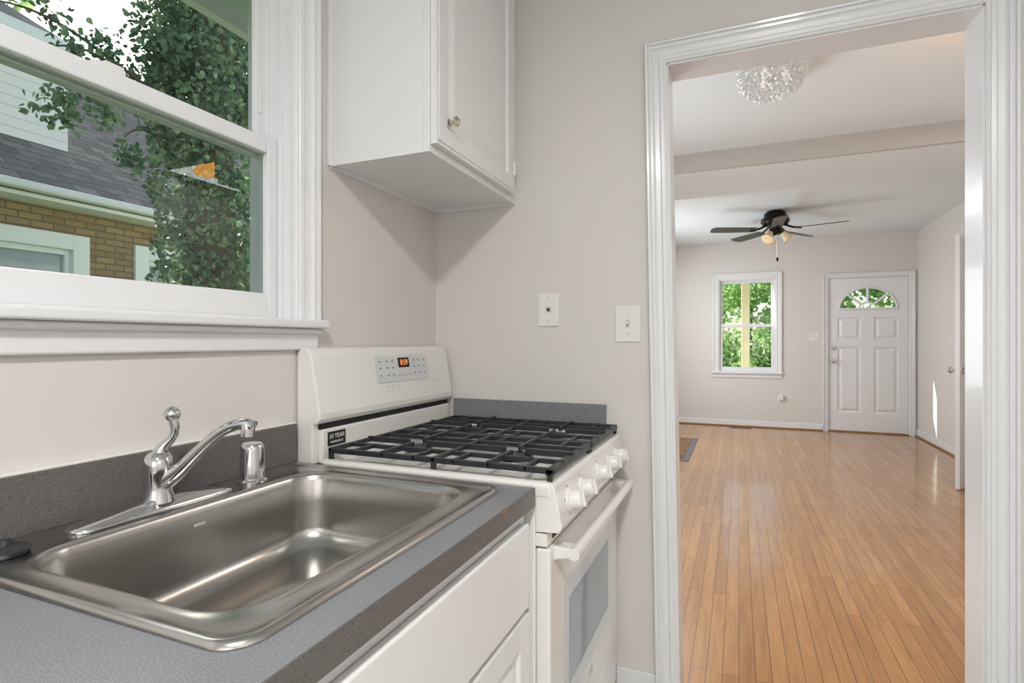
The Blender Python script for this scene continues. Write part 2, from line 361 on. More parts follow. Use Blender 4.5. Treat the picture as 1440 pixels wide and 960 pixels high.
lathe('deadbolt',[(.028,0),(.028,-.008),(.02,-.018),(.001,-.018)],(D0+.06,FY+.02,1.15),'brass',R,'Y')

# open interior door (closet)
R=root('door_2',(2.15,6.27,0))
a=Vector((1.69,5.66)); h=Vector((2.165,6.285)); d=(h-a); L=d.length; d/=L; nrm=Vector((-d.y,d.x))
def dmap(u,v,w): p=a+d*u+nrm*w; return (p.x,p.y,v)
def obox(bm,u0,u1,v0,v1,w0,w1):
    vs=[bm.verts.new(dmap(u,v,w)) for u,v,w in ((u0,v0,w0),(u1,v0,w0),(u1,v0,w1),(u0,v0,w1),(u0,v1,w0),(u1,v1,w0),(u1,v1,w1),(u0,v1,w1))]
    for f in ((0,3,2,1),(4,5,6,7),(0,1,5,4),(1,2,6,5),(2,3,7,6),(3,0,4,7)): bm.faces.new([vs[i] for i in f])
bm=bmesh.new(); sw=.11
for z0,z1 in ((.01,.2),(.95,1.1),(1.98,2.14)): obox(bm,sw,L-sw,z0,z1,-.017,.017)
for u0,u1 in ((0,sw),(L-sw,L),(L/2-.05,L/2+.05)): obox(bm,u0,u1,.01,2.14,-.0175,.0175)
obox(bm,.05,L-.05,.1,2.1,-.008,.008)
finish(bm,'leaf','trim',.003,R)
for s in (1,-1):
    rm=Matrix(((s*nrm.x,-d.x,0),(s*nrm.y,-d.y,0),(0,0,1)))
    p=dmap(.06,1.0,s*.017)
    lathe('knob',[(.03,0),(.03,.006),(.011,.01),(.011,.03),(.026,.042),(.028,.055),(.02,.066),(.001,.068)],p,'chrome',R,'X',rot=rm)

# wall plates
def plate(name,x,y,z,w,h,holes,axis='Y'):
    R=root(name,(x,y,z))
    boxes('cover',[(x-w/2,x+w/2,y-.006,y,z-h/2,z+h/2)],'plate',.003,R)
    if holes=='phone':
        boxes('jack',[(x-.009,x+.009,y-.009,y-.005,z-.01,z+.01)],'greypl',.001,R); boxes('port',[(x-.005,x+.005,y-.0095,y-.006,z-.006,z+.004)],'dark',0,R)
        for s in (-1,1): lathe('screw',[(.003,0),(.003,-.0015),(.001,-.002)],(x,y-.006,z+s*.042),'greypl',R,'Y',12)
    elif holes=='switch':
        boxes('toggle_frame',[(x-.006,x+.006,y-.008,y-.005,z-.013,z+.013)],'greypl',.001,R)
        boxes('toggle',[(x-.004,x+.004,y-.018,y-.006,z-.002,z+.009)],'plate',.001,R)
        for s in (-1,1): lathe('screw',[(.003,0),(.003,-.0015),(.001,-.002)],(x,y-.006,z+s*.035),'greypl',R,'Y',12)
    elif holes=='switch2':
        for q in (-.023,.023): boxes('toggle',[(x+q-.004,x+q+.004,y-.016,y-.005,z-.004,z+.01)],'greypl',.001,R)
    elif holes=='outlet':
        for q in (-.022,.022): boxes('receptacle',[(x-.016,x+.016,y-.008,y-.005,z+q-.014,z+q+.014)],'greypl',.002,R)
        boxes('plug_in',[(x-.03,x+.03,y-.05,y-.008,z-.02,z+.05)],'plate',.006,R)
plate('phone_jack',-.655,BY,1.363,.082,.125,'phone')
plate('light_switch',-.3616,BY,1.307,.088,.13,'switch')
plate('light_switch',.975,FY,1.31,.12,.12,'switch2')
plate('wall_outlet',.555,FY,.43,.08,.12,'outlet')
R=root('floor_register',(.02,FY-.15,0)); boxes('frame',[(-.12,.16,FY-.20,FY-.19,0,.006),(-.12,.16,FY-.11,FY-.10,0,.006)]+[(-.12+i*.02,-.112+i*.02,FY-.2,FY-.1,0,.006) for i in range(15)],'vent',0,R); boxes('well',[(-.12,.16,FY-.2,FY-.1,.0005,.002)],'dark',0,R)
R=root('area_rug',(-.8,6.75,0)); boxes('pile',[(-1.1,-.54,6.02,7.30,0,.010)],'rug',.004,R); boxes('binding',[(-1.12,-.48,5.95,7.38,0,.007)],'ink',.003,R)

# ------------------------------------------------------------ wall cabinet
R=root('wall_cabinet',(-.95,1.62,1.774))
CX=-.79; Y0,Y1=1.31,1.9415; Z0=1.770; Z1=2.60; WB=WX+.0003
boxes('carcass',[(WB,CX-.02,Y0,Y0+.018,Z0,Z1),(WB,CX-.02,Y1-.018,Y1,Z0,Z1),(WB,CX-.02,Y0+.018,Y1-.018,Z0+.006,Z0+.024),(WB,CX-.02,Y0,Y1,Z1-.018,Z1),(WB,WX+.012,Y0,Y1,Z0,Z1)],'cab',0,R)
boxes('face_frame',[(CX-.02,CX,Y0,Y0+.04,Z0,Z1),(CX-.02,CX,Y1-.04,Y1,Z0,Z1),(CX-.02,CX,Y0+.04,Y1-.04,Z0,Z0+.05),(CX-.02,CX,Y0+.04,Y1-.04,Z1-.05,Z1)],'cab',.001,R)
boxes('wall_scribe',[(WB,WX+.012,Y0-.008,Y0+.004,Z0,Z1),(WB,CX,Y1-.010,Y1,Z0-.006,Z0+.004),(WB,WX+.010,Y0,Y1,Z0-.006,Z0+.004)],'cab',.002,R)
mp=mapper('X',CX,1)
panel_front('door',mp,Y0+.006,Y1-.06,Z0+.022,Z1-.01,.001,.021,.058,'cab',R)
boxes('door_lip',[(CX+.021,CX+.024,Y0+.016,Y1-.07,Z0+.032,Z0+.037),(CX+.021,CX+.024,Y0+.016,Y0+.021,Z0+.032,Z1-.02)],'cab',.001,R)
lathe('knob',[(.012,0),(.012,.002),(.006,.004),(.006,.014),(.014,.02),(.015,.026),(.010,.031),(.001,.032)],(CX+.021,1.385,1.872),'brass',R,'X')
boxes('hinge',[(CX+.002,CX+.026,Y1-.065,Y1-.058,1.86,1.91)],'cab',.002,R)

# ------------------------------------------------------------ base cabinet + counter
CF=-.425; CE=1.163; ZC=.914
SX0,SX1,SY0,SY1=-1.098,-.484,.415,1.125
R=root('kitchen_counter',(-.78,.3,.9))
hx0,hx1,hy0,hy1=-1.06,-.53,.46,1.075
boxes('countertop',[(WX+.001,hx0,KY,CE,.878,ZC),(hx1,CF-.002,KY,CE,.878,ZC),(hx0,hx1,KY,hy0,.878,ZC),(hx0,hx1,hy1,CE,.878,ZC)],'lam',0,R)
boxes('edge_band',[(CF-.002,CF,KY,CE,.872,ZC-.0005)],'lam_shaded',0,R)
boxes('edge_chip',[(CF-.003,CF+.0002,.985,1.00,ZC-.010,ZC+.0002),(CF-.0025,CF+.0002,1.00,1.012,ZC-.005,ZC+.0001)],'vent',0,R)
boxes('backsplash',[(WX+.001,WX+.02,KY,CE,ZC,ZC+.105)],'lam_shaded',.002,R)
boxes('backsplash_caulk',[(WX+.001,WX+.018,KY,CE,ZC+.105,ZC+.109)],'plate',.001,R)
boxes('side_splash',[(-1.05,-.437,BY-.018,BY-.001,.93,ZC+.105)],'lam',.002,R)
R=root('base_cabinet',(-.78,.3,0))
FX=-.452
boxes('carcass',[(WX+.002,FX-.02,CE-.02,CE-.002,.09,.876),(WX+.002,FX-.02,KY+.01,KY+.03,.09,.876),(WX+.002,FX-.02,KY+.03,CE-.02,.09,.11),(WX+.06,FX-.08,KY+.01,CE-.002,0,.09)],'cab',.001,R)
boxes('face_frame',[(FX-.02,FX,KY+.01,CE-.002,.09,.876)],'cab',.001,R)
mp=mapper('X',FX,1)
for a,b in ((.31,1.148),(-.55,.29),(-1.4,-.57)):
    bm=bmesh.new(); mbox(bm,mp,a,b,.650,.838,.001,.019); finish(bm,'drawer_front','cab',.005,R,seg=3)
    mid=(a+b)/2
    panel_front('door',mp,mid+.004,b,.11,.636,.001,.019,.055,'cab',R); panel_front('door',mp,a,mid-.004,.11,.636,.001,.019,.055,'cab',R)

# sink
def rrect(cx,cy,hx,hy,r,z,n=8):
    pts=[]
    for sx,sy,a0 in ((1,1,0),(-1,1,90),(-1,-1,180),(1,-1,270)):
        for i in range(n+1):
            a=math.radians(a0+90*i/n); pts.append((cx+sx*(hx-r)+r*math.cos(a),cy+sy*(hy-r)+r*math.sin(a),z))
    return pts
def loft(bm,rings,cap=True):
    vr=[[bm.verts.new(p) for p in r] for r in rings]; n=len(vr[0])
    for a,b in zip(vr,vr[1:]):
        for i in range(n): bm.faces.new((a[i],a[(i+1)%n],b[(i+1)%n],b[i]))
    if cap: bm.faces.new(vr[-1])
R=root('kitchen_sink',(-.795,.766,.914))
ocx,ocy,ohx,ohy=(SX0+SX1)/2,(SY0+SY1)/2,(SX1-SX0)/2,(SY1-SY0)/2
bx0,bx1,by0,by1=-.992,-.548,.468,1.072
bcx,bcy,bhx,bhy=(bx0+bx1)/2,(by0+by1)/2,(bx1-bx0)/2,(by1-by0)/2
Z=ZC
rings=[rrect(ocx,ocy,ohx,ohy,.045,Z+.001),rrect(ocx,ocy,ohx-.001,ohy-.001,.045,Z+.005),rrect(ocx,ocy,ohx-.006,ohy-.006,.042,Z+.009),rrect(ocx,ocy,ohx-.012,ohy-.012,.04,Z+.008),
 rrect(ocx,ocy,ohx-.016,ohy-.016,.04,Z+.0055),
 rrect(bcx,bcy,bhx+.014,bhy+.014,.085,Z+.0050),rrect(bcx,bcy,bhx+.010,bhy+.010,.08,Z+.0065),rrect(bcx,bcy,bhx+.004,bhy+.004,.076,Z+.005),rrect(bcx,bcy,bhx,bhy,.072,Z-.001),rrect(bcx,bcy,bhx-.003,bhy-.003,.072,Z-.012),
 rrect(bcx,bcy,bhx-.009,bhy-.009,.072,Z-.06),rrect(bcx,bcy,bhx-.014,bhy-.014,.074,Z-.12)]
for i in range(1,7):
    a=math.radians(15*i); q=.045
    rings.append(rrect(bcx,bcy,bhx-.014-q*(1-math.cos(a)),bhy-.014-q*(1-math.cos(a)),.074+.004*i,Z-.12-q*math.sin(a)))
rings.append(rrect(bcx,bcy,.12,.16,.09,Z-.169)); rings.append(rrect(bcx,bcy,.058,.058,.0579,Z-.171)); rings.append(rrect(bcx,bcy,.05,.05,.0499,Z-.180)); rings.append(rrect(bcx,bcy,.042,.042,.0419,Z-.182))
bm=bmesh.new(); loft(bm,rings); o=finish(bm,'bowl','steel',0,R,smooth=True)
lathe('strainer',[(.040,0),(.040,.003),(.03,.002),(.012,.001),(.008,.012),(.001,.013)],(bcx,bcy,Z-.181),'chrome',R)
lathe('deck_stopper',[(.030,0),(.032,.006),(.026,.011),(.010,.013),(.007,.022),(.001,.023)],(-1.035,.475,Z+.006),'black',R)
boxes('maker_stamp',[(bx0+.0075,bx0+.0080,.75,.775,Z-.033,Z-.028)],'greypl',0,R)
# faucet
R=root('kitchen_faucet',(-1.045,.72,.92)); fz=Z+.0055; fx=-1.045; fy=.722
bm=bmesh.new()
loft(bm,[rrect(fx,fy,.030,.158,.029,fz),rrect(fx,fy,.030,.158,.029,fz+.004),rrect(fx,fy,.027,.150,.0265,fz+.008),rrect(fx,fy,.023,.11,.0225,fz+.014),rrect(fx,fy,.020,.05,.0198,fz+.022)])
finish(bm,'escutcheon','chrome',0,R,smooth=True)
lathe('body',[(.030,0),(.028,.01),(.0255,.02),(.0245,.035),(.025,.05),(.026,.058),(.026,.072),(.024,.084),(.018,.093),(.010,.097),(.001,.098)],(fx,fy,fz+.014),'chrome',R)
tube('lever',[(fx,fy,fz+.100),(fx+.004,fy+.004,fz+.117),(fx+.020,fy+.014,fz+.135),(fx+.026,fy+.017,fz+.155),(fx+.022,fy+.014,fz+.175)],.0095,'chrome',R,radii=[1.7,1.1,.8,.9,1.1])
lathe('lever_knob',[(.001,-.015),(.009,-.012),(.014,-.006),(.0155,0),(.014,.006),(.009,.012),(.001,.015)],(fx+.021,fy+.013,fz+.183),'chrome',R)
ex,ey=-.868,.775
def sp(t,z): return (fx+(ex-fx)*t,fy+(ey-fy)*t,z)
tube('spout',[sp(.06,fz+.05),sp(.2,fz+.066),sp(.45,fz+.112),sp(.68,fz+.150),sp(.85,fz+.165),sp(1.0,fz+.168),sp(1.06,fz+.162)],.0105,'chrome',R,radii=[1.7,1.4,1.1,1,1,1.05,1.1])
lathe('aerator',[(.012,0),(.0125,-.004),(.0125,-.024),(.010,-.026),(.001,-.026)],(ex,ey,fz+.167),'chrome',R)
R=root('air_gap_cap',(-1.045,.945,.92))
lathe('cap',[(.033,0),(.033,.004),(.028,.008),(.0275,.012),(.0255,.078),(.0235,.086),(.020,.089),(.001,.089)],(-1.045,.945,fz),'chrome',R)

# ------------------------------------------------------------ gas range
R=root('gas_range',(-.76,1.555,0)); A,B=1.176,1.920
XF=-.40
boxes('body',[(WX+.01,XF-.03,A,B,.03,.895)],'enamel_side',.003,R)
boxes('feet',[(WX+.05,WX+.08,A+.03,A+.06,0,.03),(-.50,-.47,A+.03,A+.06,0,.03),(WX+.05,WX+.08,B-.06,B-.03,0,.03),(-.50,-.47,B-.06,B-.03,0,.03)],'dark',0,R)
bm=bmesh.new()
xc,yc=(-1.05-.388)/2,(A+B)/2; hx,hy=(1.05-.388)/2,(B-A)/2+.002
loft(bm,[rrect(xc,yc,hx,hy,.012,.893,4),rrect(xc,yc,hx+.0,hy,.012,.915,4),rrect(xc,yc,hx-.004,hy-.004,.012,.922,4),rrect(xc,yc,hx-.016,hy-.014,.012,.924,4),rrect(xc,yc,hx-.028,hy-.026,.012,.915,4)])
finish(bm,'cooktop','enamel',0,R)
bxs=(-.86,-.555); bys=(A+.19,B-.19)
for i,bx in enumerate(bxs):
    for j,by in enumerate(bys):
        r=(.040,.048,.048,.034)[i*2+j]
        lathe('burner_bowl',[(r+.035,0),(r+.033,.002),(r+.005,.004),(r,.004)],(bx,by,.9145),'enamel_side',R)
        lathe('burner_head',[(r,.0),(r,.012),(r-.004,.014),(.001,.014)],(bx,by,.917),'steel',R)
        lathe('burner_cap',[(r-.003,.0),(r+.001,.003),(r-.001,.008),(r-.008,.011),(.001,.012)],(bx,by,.931),'black',R)
bl=[]; t=.0050; gz0,gz1=.943,.955
def bar(x0,x1,y0,y1,z0=gz0,z1=gz1): bl.append((x0,x1,y0,y1,z0,z1))
gx0,gx1=-1.035,-.392
for g0,g1 in ((A+.012,(A+B)/2-.004),((A+B)/2+.004,B-.012)):
    bar(gx0,gx1,g0,g0+.012,.940,.954); bar(gx0,gx1,g1-.012,g1,.940,.954)
    bar(gx0,gx0+.012,g0,g1); bar(gx1-.018,gx1,g0,g1,.936,.952)
    xm=(bxs[0]+bxs[1])/2; bar(xm-.006,xm+.006,g0,g1)
    gy=(g0+g1)/2
    for bx in bxs:
        lo=gx0 if bx==bxs[0] else xm; hi=xm if bx==bxs[0] else gx1
        bar(bx-t,bx+t,g0,gy-.028,gz0,gz1+.004); bar(bx-t,bx+t,gy+.028,g1,gz0,gz1+.004)
        bar(lo,bx-.028,gy-t,gy+t,gz0,gz1+.004); bar(bx+.028,hi,gy-t,gy+t,gz0,gz1+.004)
        for q in (-.085,.085):
            bar(lo,hi,gy+q-t*.9,gy+q+t*.9)
        for q in (-.095,.095):
            bar(bx+q-t*.9,bx+q+t*.9,g0,gy-.085); bar(bx+q-t*.9,bx+q+t*.9,gy+.085,g1)
    for x in (gx0,gx1-.014,xm-.006):
        for y in (g0,g1-.012): bar(x,x+.012,y,y+.012,.916,.943)
boxes('grates',bl,'black',.002,R)
prism('control_panel',[(-.43,.92),(-.392,.922),(-.384,.915),(-.366,.825),(-.372,.812),(-.43,.808)],'Y',A,B,'enamel',R,.003)
tilt=Matrix.Rotation(math.radians(-11),3,'Y')
for y in (1.262,1.375,1.555,1.690,1.800):
    lathe('knob_skirt',[(.028,0),(.027,.006),(.021,.010)],(-.376,y,.866),'enamel',R,'X',rot=tilt)
    lathe('knob',[(.023,.008),(.021,.030),(.018,.034),(.001,.035)],(-.376,y,.866),'enamel',R,'X',rot=tilt)
    bm=bmesh.new(); addbox(bm,.034,.042,-.005,.005,-.019,.019)
    for v in bm.verts: v.co=tilt@v.co+Vector((-.376,y,.866))
    finish(bm,'knob_grip','enamel',.002,R)
    bm=bmesh.new()
    for q in range(5):
        aa=math.radians(-150+q*75); addbox(bm,.0005,.0015,.033*math.sin(aa)-.002,.033*math.sin(aa)+.002,.033*math.cos(aa)-.002,.033*math.cos(aa)+.002)
    for v in bm.verts: v.co=tilt@v.co+Vector((-.375,y,.866))
    finish(bm,'knob_marks','ink',0,R)
boxes('vent_rail',[(-.43,-.402,A+.002,B-.002,.776,.806)],'enamel_side',.002,R)
boxes('vent_slots',[(-.402,-.4005,A+.04+i*.045,A+.07+i*.045,.786,.796) for i in range(15)],'dark',0,R)
boxes('oven_door',[(-.430,-.395,A+.004,B-.004,.215,.772)],'enamel',.006,R)
boxes('oven_window',[(-.3955,-.3935,A+.15,B-.15,.38,.60)],'extglass',.001,R)
boxes('oven_window_frit',[(-.3955,-.3942,A+.10,B-.10,.33,.65)],mat('frit_white',(.66,.67,.68),.12),.001,R)
boxes('logo',[(-.3955,-.394,yc-.02,yc+.02,.285,.305)],'greypl',0,R)
tube('oven_handle',[(-.348,A+.03,.758),(-.345,A+.10,.760),(-.345,B-.10,.760),(-.348,B-.03,.758)],.0145,'enamel',R)
for y in (A+.05,B-.05):
    prism('handle_mount',[(-.398,.738),(-.398,.771),(-.352,.770),(-.345,.750)],'Y',y-.02,y+.02,'enamel',R,.004)
boxes('drawer',[(-.430,-.398,A+.004,B-.004,.055,.205)],'enamel',.006,R)
boxes('shadow_gaps',[(-.432,-.405,A+.01,B-.01,.2,.22),(-.432,-.408,A+.01,B-.01,.765,.812)],'dark',0,R)
prof=[(WX+.006,.905),(WX+.006,1.205),(WX+.010,1.219),(WX+.022,1.226),(WX+.040,1.226),(WX+.052,1.218),(WX+.058,1.200),(WX+.086,1.045),(WX+.086,1.030),(WX+.078,1.018),(WX+.062,1.014),(WX+.06,.905)]
prism('backguard',prof,'Y',A,B+.005,'enamel',R,.005)
boxes('riser_panel',[(WX+.06,WX+.078,A+.022,B-.01,.905,1.000)],'enamel',.005,R)
boxes('riser_gap',[(WX+.06,WX+.072,A+.022,B-.01,1.0,1.016)],'dark',0,R)
p0=Vector((WX+.0585,0,1.200)); p1=Vector((WX+.0865,0,1.045)); dv=(p1-p0); fl=dv.length; dv/=fl; nv=Vector((-dv.z,0,dv.x)); 
if nv.x<0: nv=-nv
def fquad(bm,y0,y1,s0,s1,off):
    vs=[bm.verts.new(p0+dv*s+nv*off+Vector((0,y,0))) for y,s in ((y0,s0),(y1,s0),(y1,s1),(y0,s1))]; bm.faces.new(vs)
bm=bmesh.new(); fquad(bm,1.455,1.765,.006,.092,.0012); finish(bm,'display_decal',mat('decal_light',(.66,.67,.68),.3),0,R)
bm=bmesh.new(); fquad(bm,1.578,1.645,.012,.046,.0018); finish(bm,'display_window','dark',0,R)
bm=bmesh.new()
for y in [1.475+.0,1.515,1.545,1.675,1.705,1.74]:
    for s in (.020,.042,.066): fquad(bm,y-.006,y+.006,s,s+.005,.0018)
for y in (1.58,1.60,1.62,1.64): fquad(bm,y-.005,y+.003,.070,.075,.0018)
for y in (1.50,1.53,1.56,1.80,1.82): fquad(bm,y-.005,y+.005,.105,.107,.0018)
finish(bm,'display_buttons',mat('button_grey',(.28,.29,.31),.4),0,R)
def text(nm,s,size,origin,ux,uy,m):
    c=bpy.data.curves.new(nm,'FONT'); c.body=s; c.size=size; c.align_x='CENTER'; c.align_y='CENTER'; c.extrude=.0002
    o=bpy.data.objects.new(nm,c); S.collection.objects.link(o); c.materials.append(M[m])
    uz=ux.cross(uy); mm=Matrix((ux,uy,uz)).transposed().to_4x4(); mm.translation=origin
    o.matrix_world=mm; o.parent=R; o.matrix_parent_inverse=Matrix.Translation(-Vector(R.location)); return o
text('clock_digits','8:59',.026,p0+dv*.029+nv*.003+Vector((0,1.612,0)),Vector((0,1,0)),-dv,'digit')
boxes('sticker',[(WX+.078,WX+.0787,1.217,1.292,.950,.990)],'dark',0,R)
text('sticker_text','10 YEAR',.018,Vector((WX+.0792,1.2545,.976)),Vector((0,1,0)),Vector((0,0,1)),'whiteink')
text('sticker_text_small','WARRANTY',.010,Vector((WX+.0792,1.2545,.960)),Vector((0,1,0)),Vector((0,0,1)),'whiteink')

# ------------------------------------------------------------ ceiling fan
fx,fy=.375,6.79
R=root('ceiling_fan',(fx,fy,CH))
lathe('motor_housing',[(.085,0),(.10,-.015),(.115,-.03),(.12,-.07),(.145,-.085),(.15,-.12),(.13,-.15),(.085,-.165),(.06,-.175),(.055,-.2),(.07,-.215),(.07,-.245),(.045,-.265),(.001,-.27)],(fx,fy,CH),'bronze',R)
for k in range(5):
    a=math.radians(55.5+72*k); ca,sa=math.cos(a),math.sin(a)
    bm=bmesh.new(); pts=[(.20,-.045),(.24,-.058),(.45,-.066),(.66,-.068),(.695,-.055),(.71,-.02),(.71,.02),(.695,.055),(.66,.068),(.45,.066),(.24,.058),(.20,.045)]
    def bp_(r,s,z): return (fx+r*ca-s*sa,fy+r*sa+s*ca,CH-.205+z+s*.20)
    T=[bm.verts.new(bp_(r,s,.004)) for r,s in pts]; Bt=[bm.verts.new(bp_(r,s,-.004)) for r,s in pts]
    bm.faces.new(T); bm.faces.new(Bt[::-1])
    for i in range(len(pts)):
        j=(i+1)%len(pts); bm.faces.new((T[i],T[j],Bt[j],Bt[i]))
    finish(bm,'blade','blade',0,R)
    tube('blade_iron',[(fx+.10*ca,fy+.10*sa,CH-.16),(fx+.15*ca,fy+.15*sa,CH-.185),(fx+.2*ca,fy+.2*sa,CH-.205),(fx+.27*ca,fy+.27*sa,CH-.212)],.012,'bronze',R)
for k in range(3):
    a=math.radians(22.5+30+120*k-60); ca,sa=math.cos(a),math.sin(a)
    rm=Matrix.Rotation(a,3,'Z')@Matrix.Rotation(math.radians(-38),3,'Y')
    c=Vector((fx+.075*ca,fy+.075*sa,CH-.24))
    lathe('shade',[(.02,0),(.026,-.01),(.034,-.035),(.045,-.07),(.058,-.095),(.066,-.105)],c,'amber',R,rot=rm)
    lathe('shade_holder',[(.001,.012),(.022,.01),(.024,-.012)],c,'bronze',R,rot=rm)
tube('pull_chain',[(fx+.02,fy-.05,CH-.26),(fx+.02,fy-.05,CH-.52)],.005,'brass',R)
lathe('chain_bob',[(.001,0),(.010,-.01),(.014,-.03),(.001,-.05)],(fx+.02,fy-.05,CH-.52),'bronze',R)

# crystal flush light
cx,cy=.16,3.22
R=root('crystal_ceiling_light',(cx,cy,CH))
lathe('pan',[(.14,0),(.145,-.012),(.135,-.02),(.001,-.02)],(cx,cy,CH),'plate',R)
bm=bmesh.new()
def cryst(bm,p,r,h):
    t=bm.verts.new((p[0],p[1],p[2]+h)); b=bm.verts.new((p[0],p[1],p[2]-h)); a0=random.random()*3
    q=[bm.verts.new((p[0]+r*math.cos(a0+i*math.pi/3),p[1]+r*math.sin(a0+i*math.pi/3),p[2])) for i in range(6)]
    for i in range(6): bm.faces.new((t,q[i],q[(i+1)%6])); bm.faces.new((b,q[(i+1)%6],q[i]))
for k in range(9):
    a=math.pi/2*k/8.5; rr=.166*math.cos(a)**.8; zz=-.03-.125*math.sin(a); n=max(1,int(2*math.pi*rr/.027))
    for i in range(n):
        t=2*math.pi*(i+.5*(k%2))/n; cryst(bm,(cx+rr*math.cos(t)+random.uniform(-.004,.004),cy+rr*math.sin(t)+random.uniform(-.004,.004),CH+zz+random.uniform(-.005,.005)),random.uniform(.009,.014),random.uniform(.011,.018))
finish(bm,'crystals','crystal',0,R)
bulbm=mat('bulb_glow',(.9,.88,.85),.5,emis=(1,.95,.88),es=.3)
for q in range(3):
    lathe('bulb',[(.001,0),(.013,-.01),(.022,-.03),(.018,-.05),(.001,-.06)],(cx+.07*math.cos(q*2.1),cy+.07*math.sin(q*2.1),CH-.02),bulbm,R,n=12)

# dining pendant with amber shade (seen reflected in the kitchen window)
px_,py_,pz_=1.09,2.80,2.47
R=root('pendant_lamp',(px_,py_,CH))
lathe('canopy',[(.06,0),(.06,-.01),(.02,-.03),(.001,-.03)],(px_,py_,CH),'bronze',R)
tube('cord',[(px_,py_,CH-.02),(px_,py_,pz_+.05)],.004,'bronze',R)
lathe('shade',[(.02,.05),(.06,.04),(.11,.0),(.115,-.03),(.001,-.035)],(px_,py_,pz_),'lampglow',R)

# ------------------------------------------------------------ exterior
boxes('ground_outside',[(-40,40,-30,60,-1.1,-1.0)],'grass')
R=root('neighbor_house',(-9,4,-1)); NX=-7.0; NE=9.5
wins=[(2.85,4.0),(4.52,5.5)]
bl=[(NX-.2,NX,-8,wins[0][0],-1,2.85),(NX-.2,NX,wins[0][1],wins[1][0],-1,2.85),(NX-.2,NX,wins[1][1],NE-.3,-1,2.85)]
for a,b in wins: bl+=[(NX-.2,NX,a,b,-1,1.2),(NX-.2,NX,a,b,2.45,2.85)]
boxes('brick_wall',bl,'brick',0,R)
for a,b in wins:
    z0,z1=1.2,2.45
    boxes('win_trim',[(NX-.05,NX+.04,a,a+.17,z0,z1),(NX-.05,NX+.04,b-.17,b,z0,z1),(NX-.05,NX+.04,a+.17,b-.17,z1-.17,z1),(NX-.05,NX+.04,a+.17,b-.17,z0,z0+.14)],'extwhite',.005,R)
    boxes('win_sash',[(NX-.1,NX-.03,a+.17,a+.22,z0+.14,z1-.17),(NX-.1,NX-.03,b-.22,b-.17,z0+.14,z1-.17),(NX-.1,NX-.03,a+.22,b-.22,z1-.23,z1-.17),(NX-.1,NX-.03,a+.22,b-.22,1.8,1.86)],'extwhite',.004,R)
    boxes('win_glass',[(NX-.12,NX-.08,a+.1,b-.1,z0+.1,z1-.1)],'extglass',0,R)
def slab(name,pts,m,th=.08):
    bm=bmesh.new(); T=[bm.verts.new(p) for p in pts]; Bq=[bm.verts.new((p[0],p[1],p[2]-th)) for p in pts]
    bm.faces.new(T); bm.faces.new(Bq[::-1])
    for i in range(4): bm.faces.new((T[i],T[(i+1)%4],Bq[(i+1)%4],Bq[i]))
    return finish(bm,name,m,0,R)
slab('roof',[(NX+.35,-8,2.84),(NX+.35,NE,2.84),(-10.5,NE,5.55),(-10.5,-8,5.55)],'shingle')
boxes('gutter',[(NX+.33,NX+.45,-8,NE,2.77,2.86)],'gutter',.03,R); boxes('eave_soffit',[(NX,NX+.33,-8,NE,2.72,2.76)],'extwhite',0,R)
boxes('dormer',[(-10.4,-7.75,-3,4.2,3.0,4.9)],'siding',0,R)
slab('dormer_roof',[(-7.60,-3.2,4.88),(-7.60,4.25,4.88),(-10.5,4.25,6.6),(-10.5,-3.2,6.6)],'shingle')
boxes('dormer_fascia',[(-7.60,-7.56,-3.2,4.26,4.78,4.90)],'extwhite',0,R)
R=root('own_roof_eave',(-1.6,2,2.5))
boxes('soffit_panel',[(-1.74,WX-WT,-3,8.6,2.46,2.50)],'soffit',0,R)
boxes('fascia',[(-1.78,-1.74,-3,8.6,2.42,2.62)],'extwhite',0,R)

def foliage(name,blobs,size,m,extra=None,parent=None):
    n=sum(b[2] for b in blobs)
    P=np.zeros((n,3)); NV=np.zeros((n,3)); k=0
    for c,rad,cnt,fill in blobs:
        v=rng.normal(size=(cnt,3)); v/=np.linalg.norm(v,axis=1)[:,None]; rr=fill+(1-fill)*rng.random((cnt,1))
        P[k:k+cnt]=np.array(c)+v*np.array(rad)*rr; NV[k:k+cnt]=v; k+=cnt
    a=rng.normal(size=(n,3)); a/=np.linalg.norm(a,axis=1)[:,None]; a=a*.7+NV*.5; a/=np.linalg.norm(a,axis=1)[:,None]
    t=np.cross(a,rng.normal(size=(n,3))); t/=np.linalg.norm(t,axis=1)[:,None]; bt=np.cross(a,t)
    s=size*(.6+.8*rng.random((n,1)))
    pts=[(0,-.5,0),(.30,-.35,.05),(.42,0,.08),(0,.62,0),(-.42,0,.08),(-.30,-.35,.05)]
    V=np.stack([P+s*(x*t+y*bt+z*a) for x,y,z in pts],axis=1).reshape(-1,3)
    F=[]
    for i in range(n):
        q=6*i; F.append((q,q+1,q+2,q+3)); F.append((q,q+3,q+4,q+5))
    me=bpy.data.meshes.new(name); me.from_pydata(V.tolist(),[],F); me.materials.append(M[m]); o=bpy.data.objects.new(name,me); S.collection.objects.link(o); par(o,parent); return o
tx,ty=-3.95,3.15
R=root('ivy_covered_tree',(tx,ty,-1))
tube('trunk',[(tx,ty,-1),(tx,ty,.5),(tx-.05,ty+.05,2),(tx,ty,3.5),(tx+.1,ty,5)],.22,'bark',R,radii=[1.2,1,.9,.7,.5])
blobs=[]
for z in np.arange(-.8,5.2,.25): blobs.append(((tx+random.uniform(-.05,.05),ty+random.uniform(-.06,.06),z),(.37+random.uniform(-.03,.04),.40+random.uniform(-.04,.05),.26),1000,.75))
for i in range(22): blobs.append(((tx+random.uniform(-.4,.3),ty+random.uniform(-.45,.6),random.uniform(2.9,5.0)),(.28,.28,.25),560,.3))
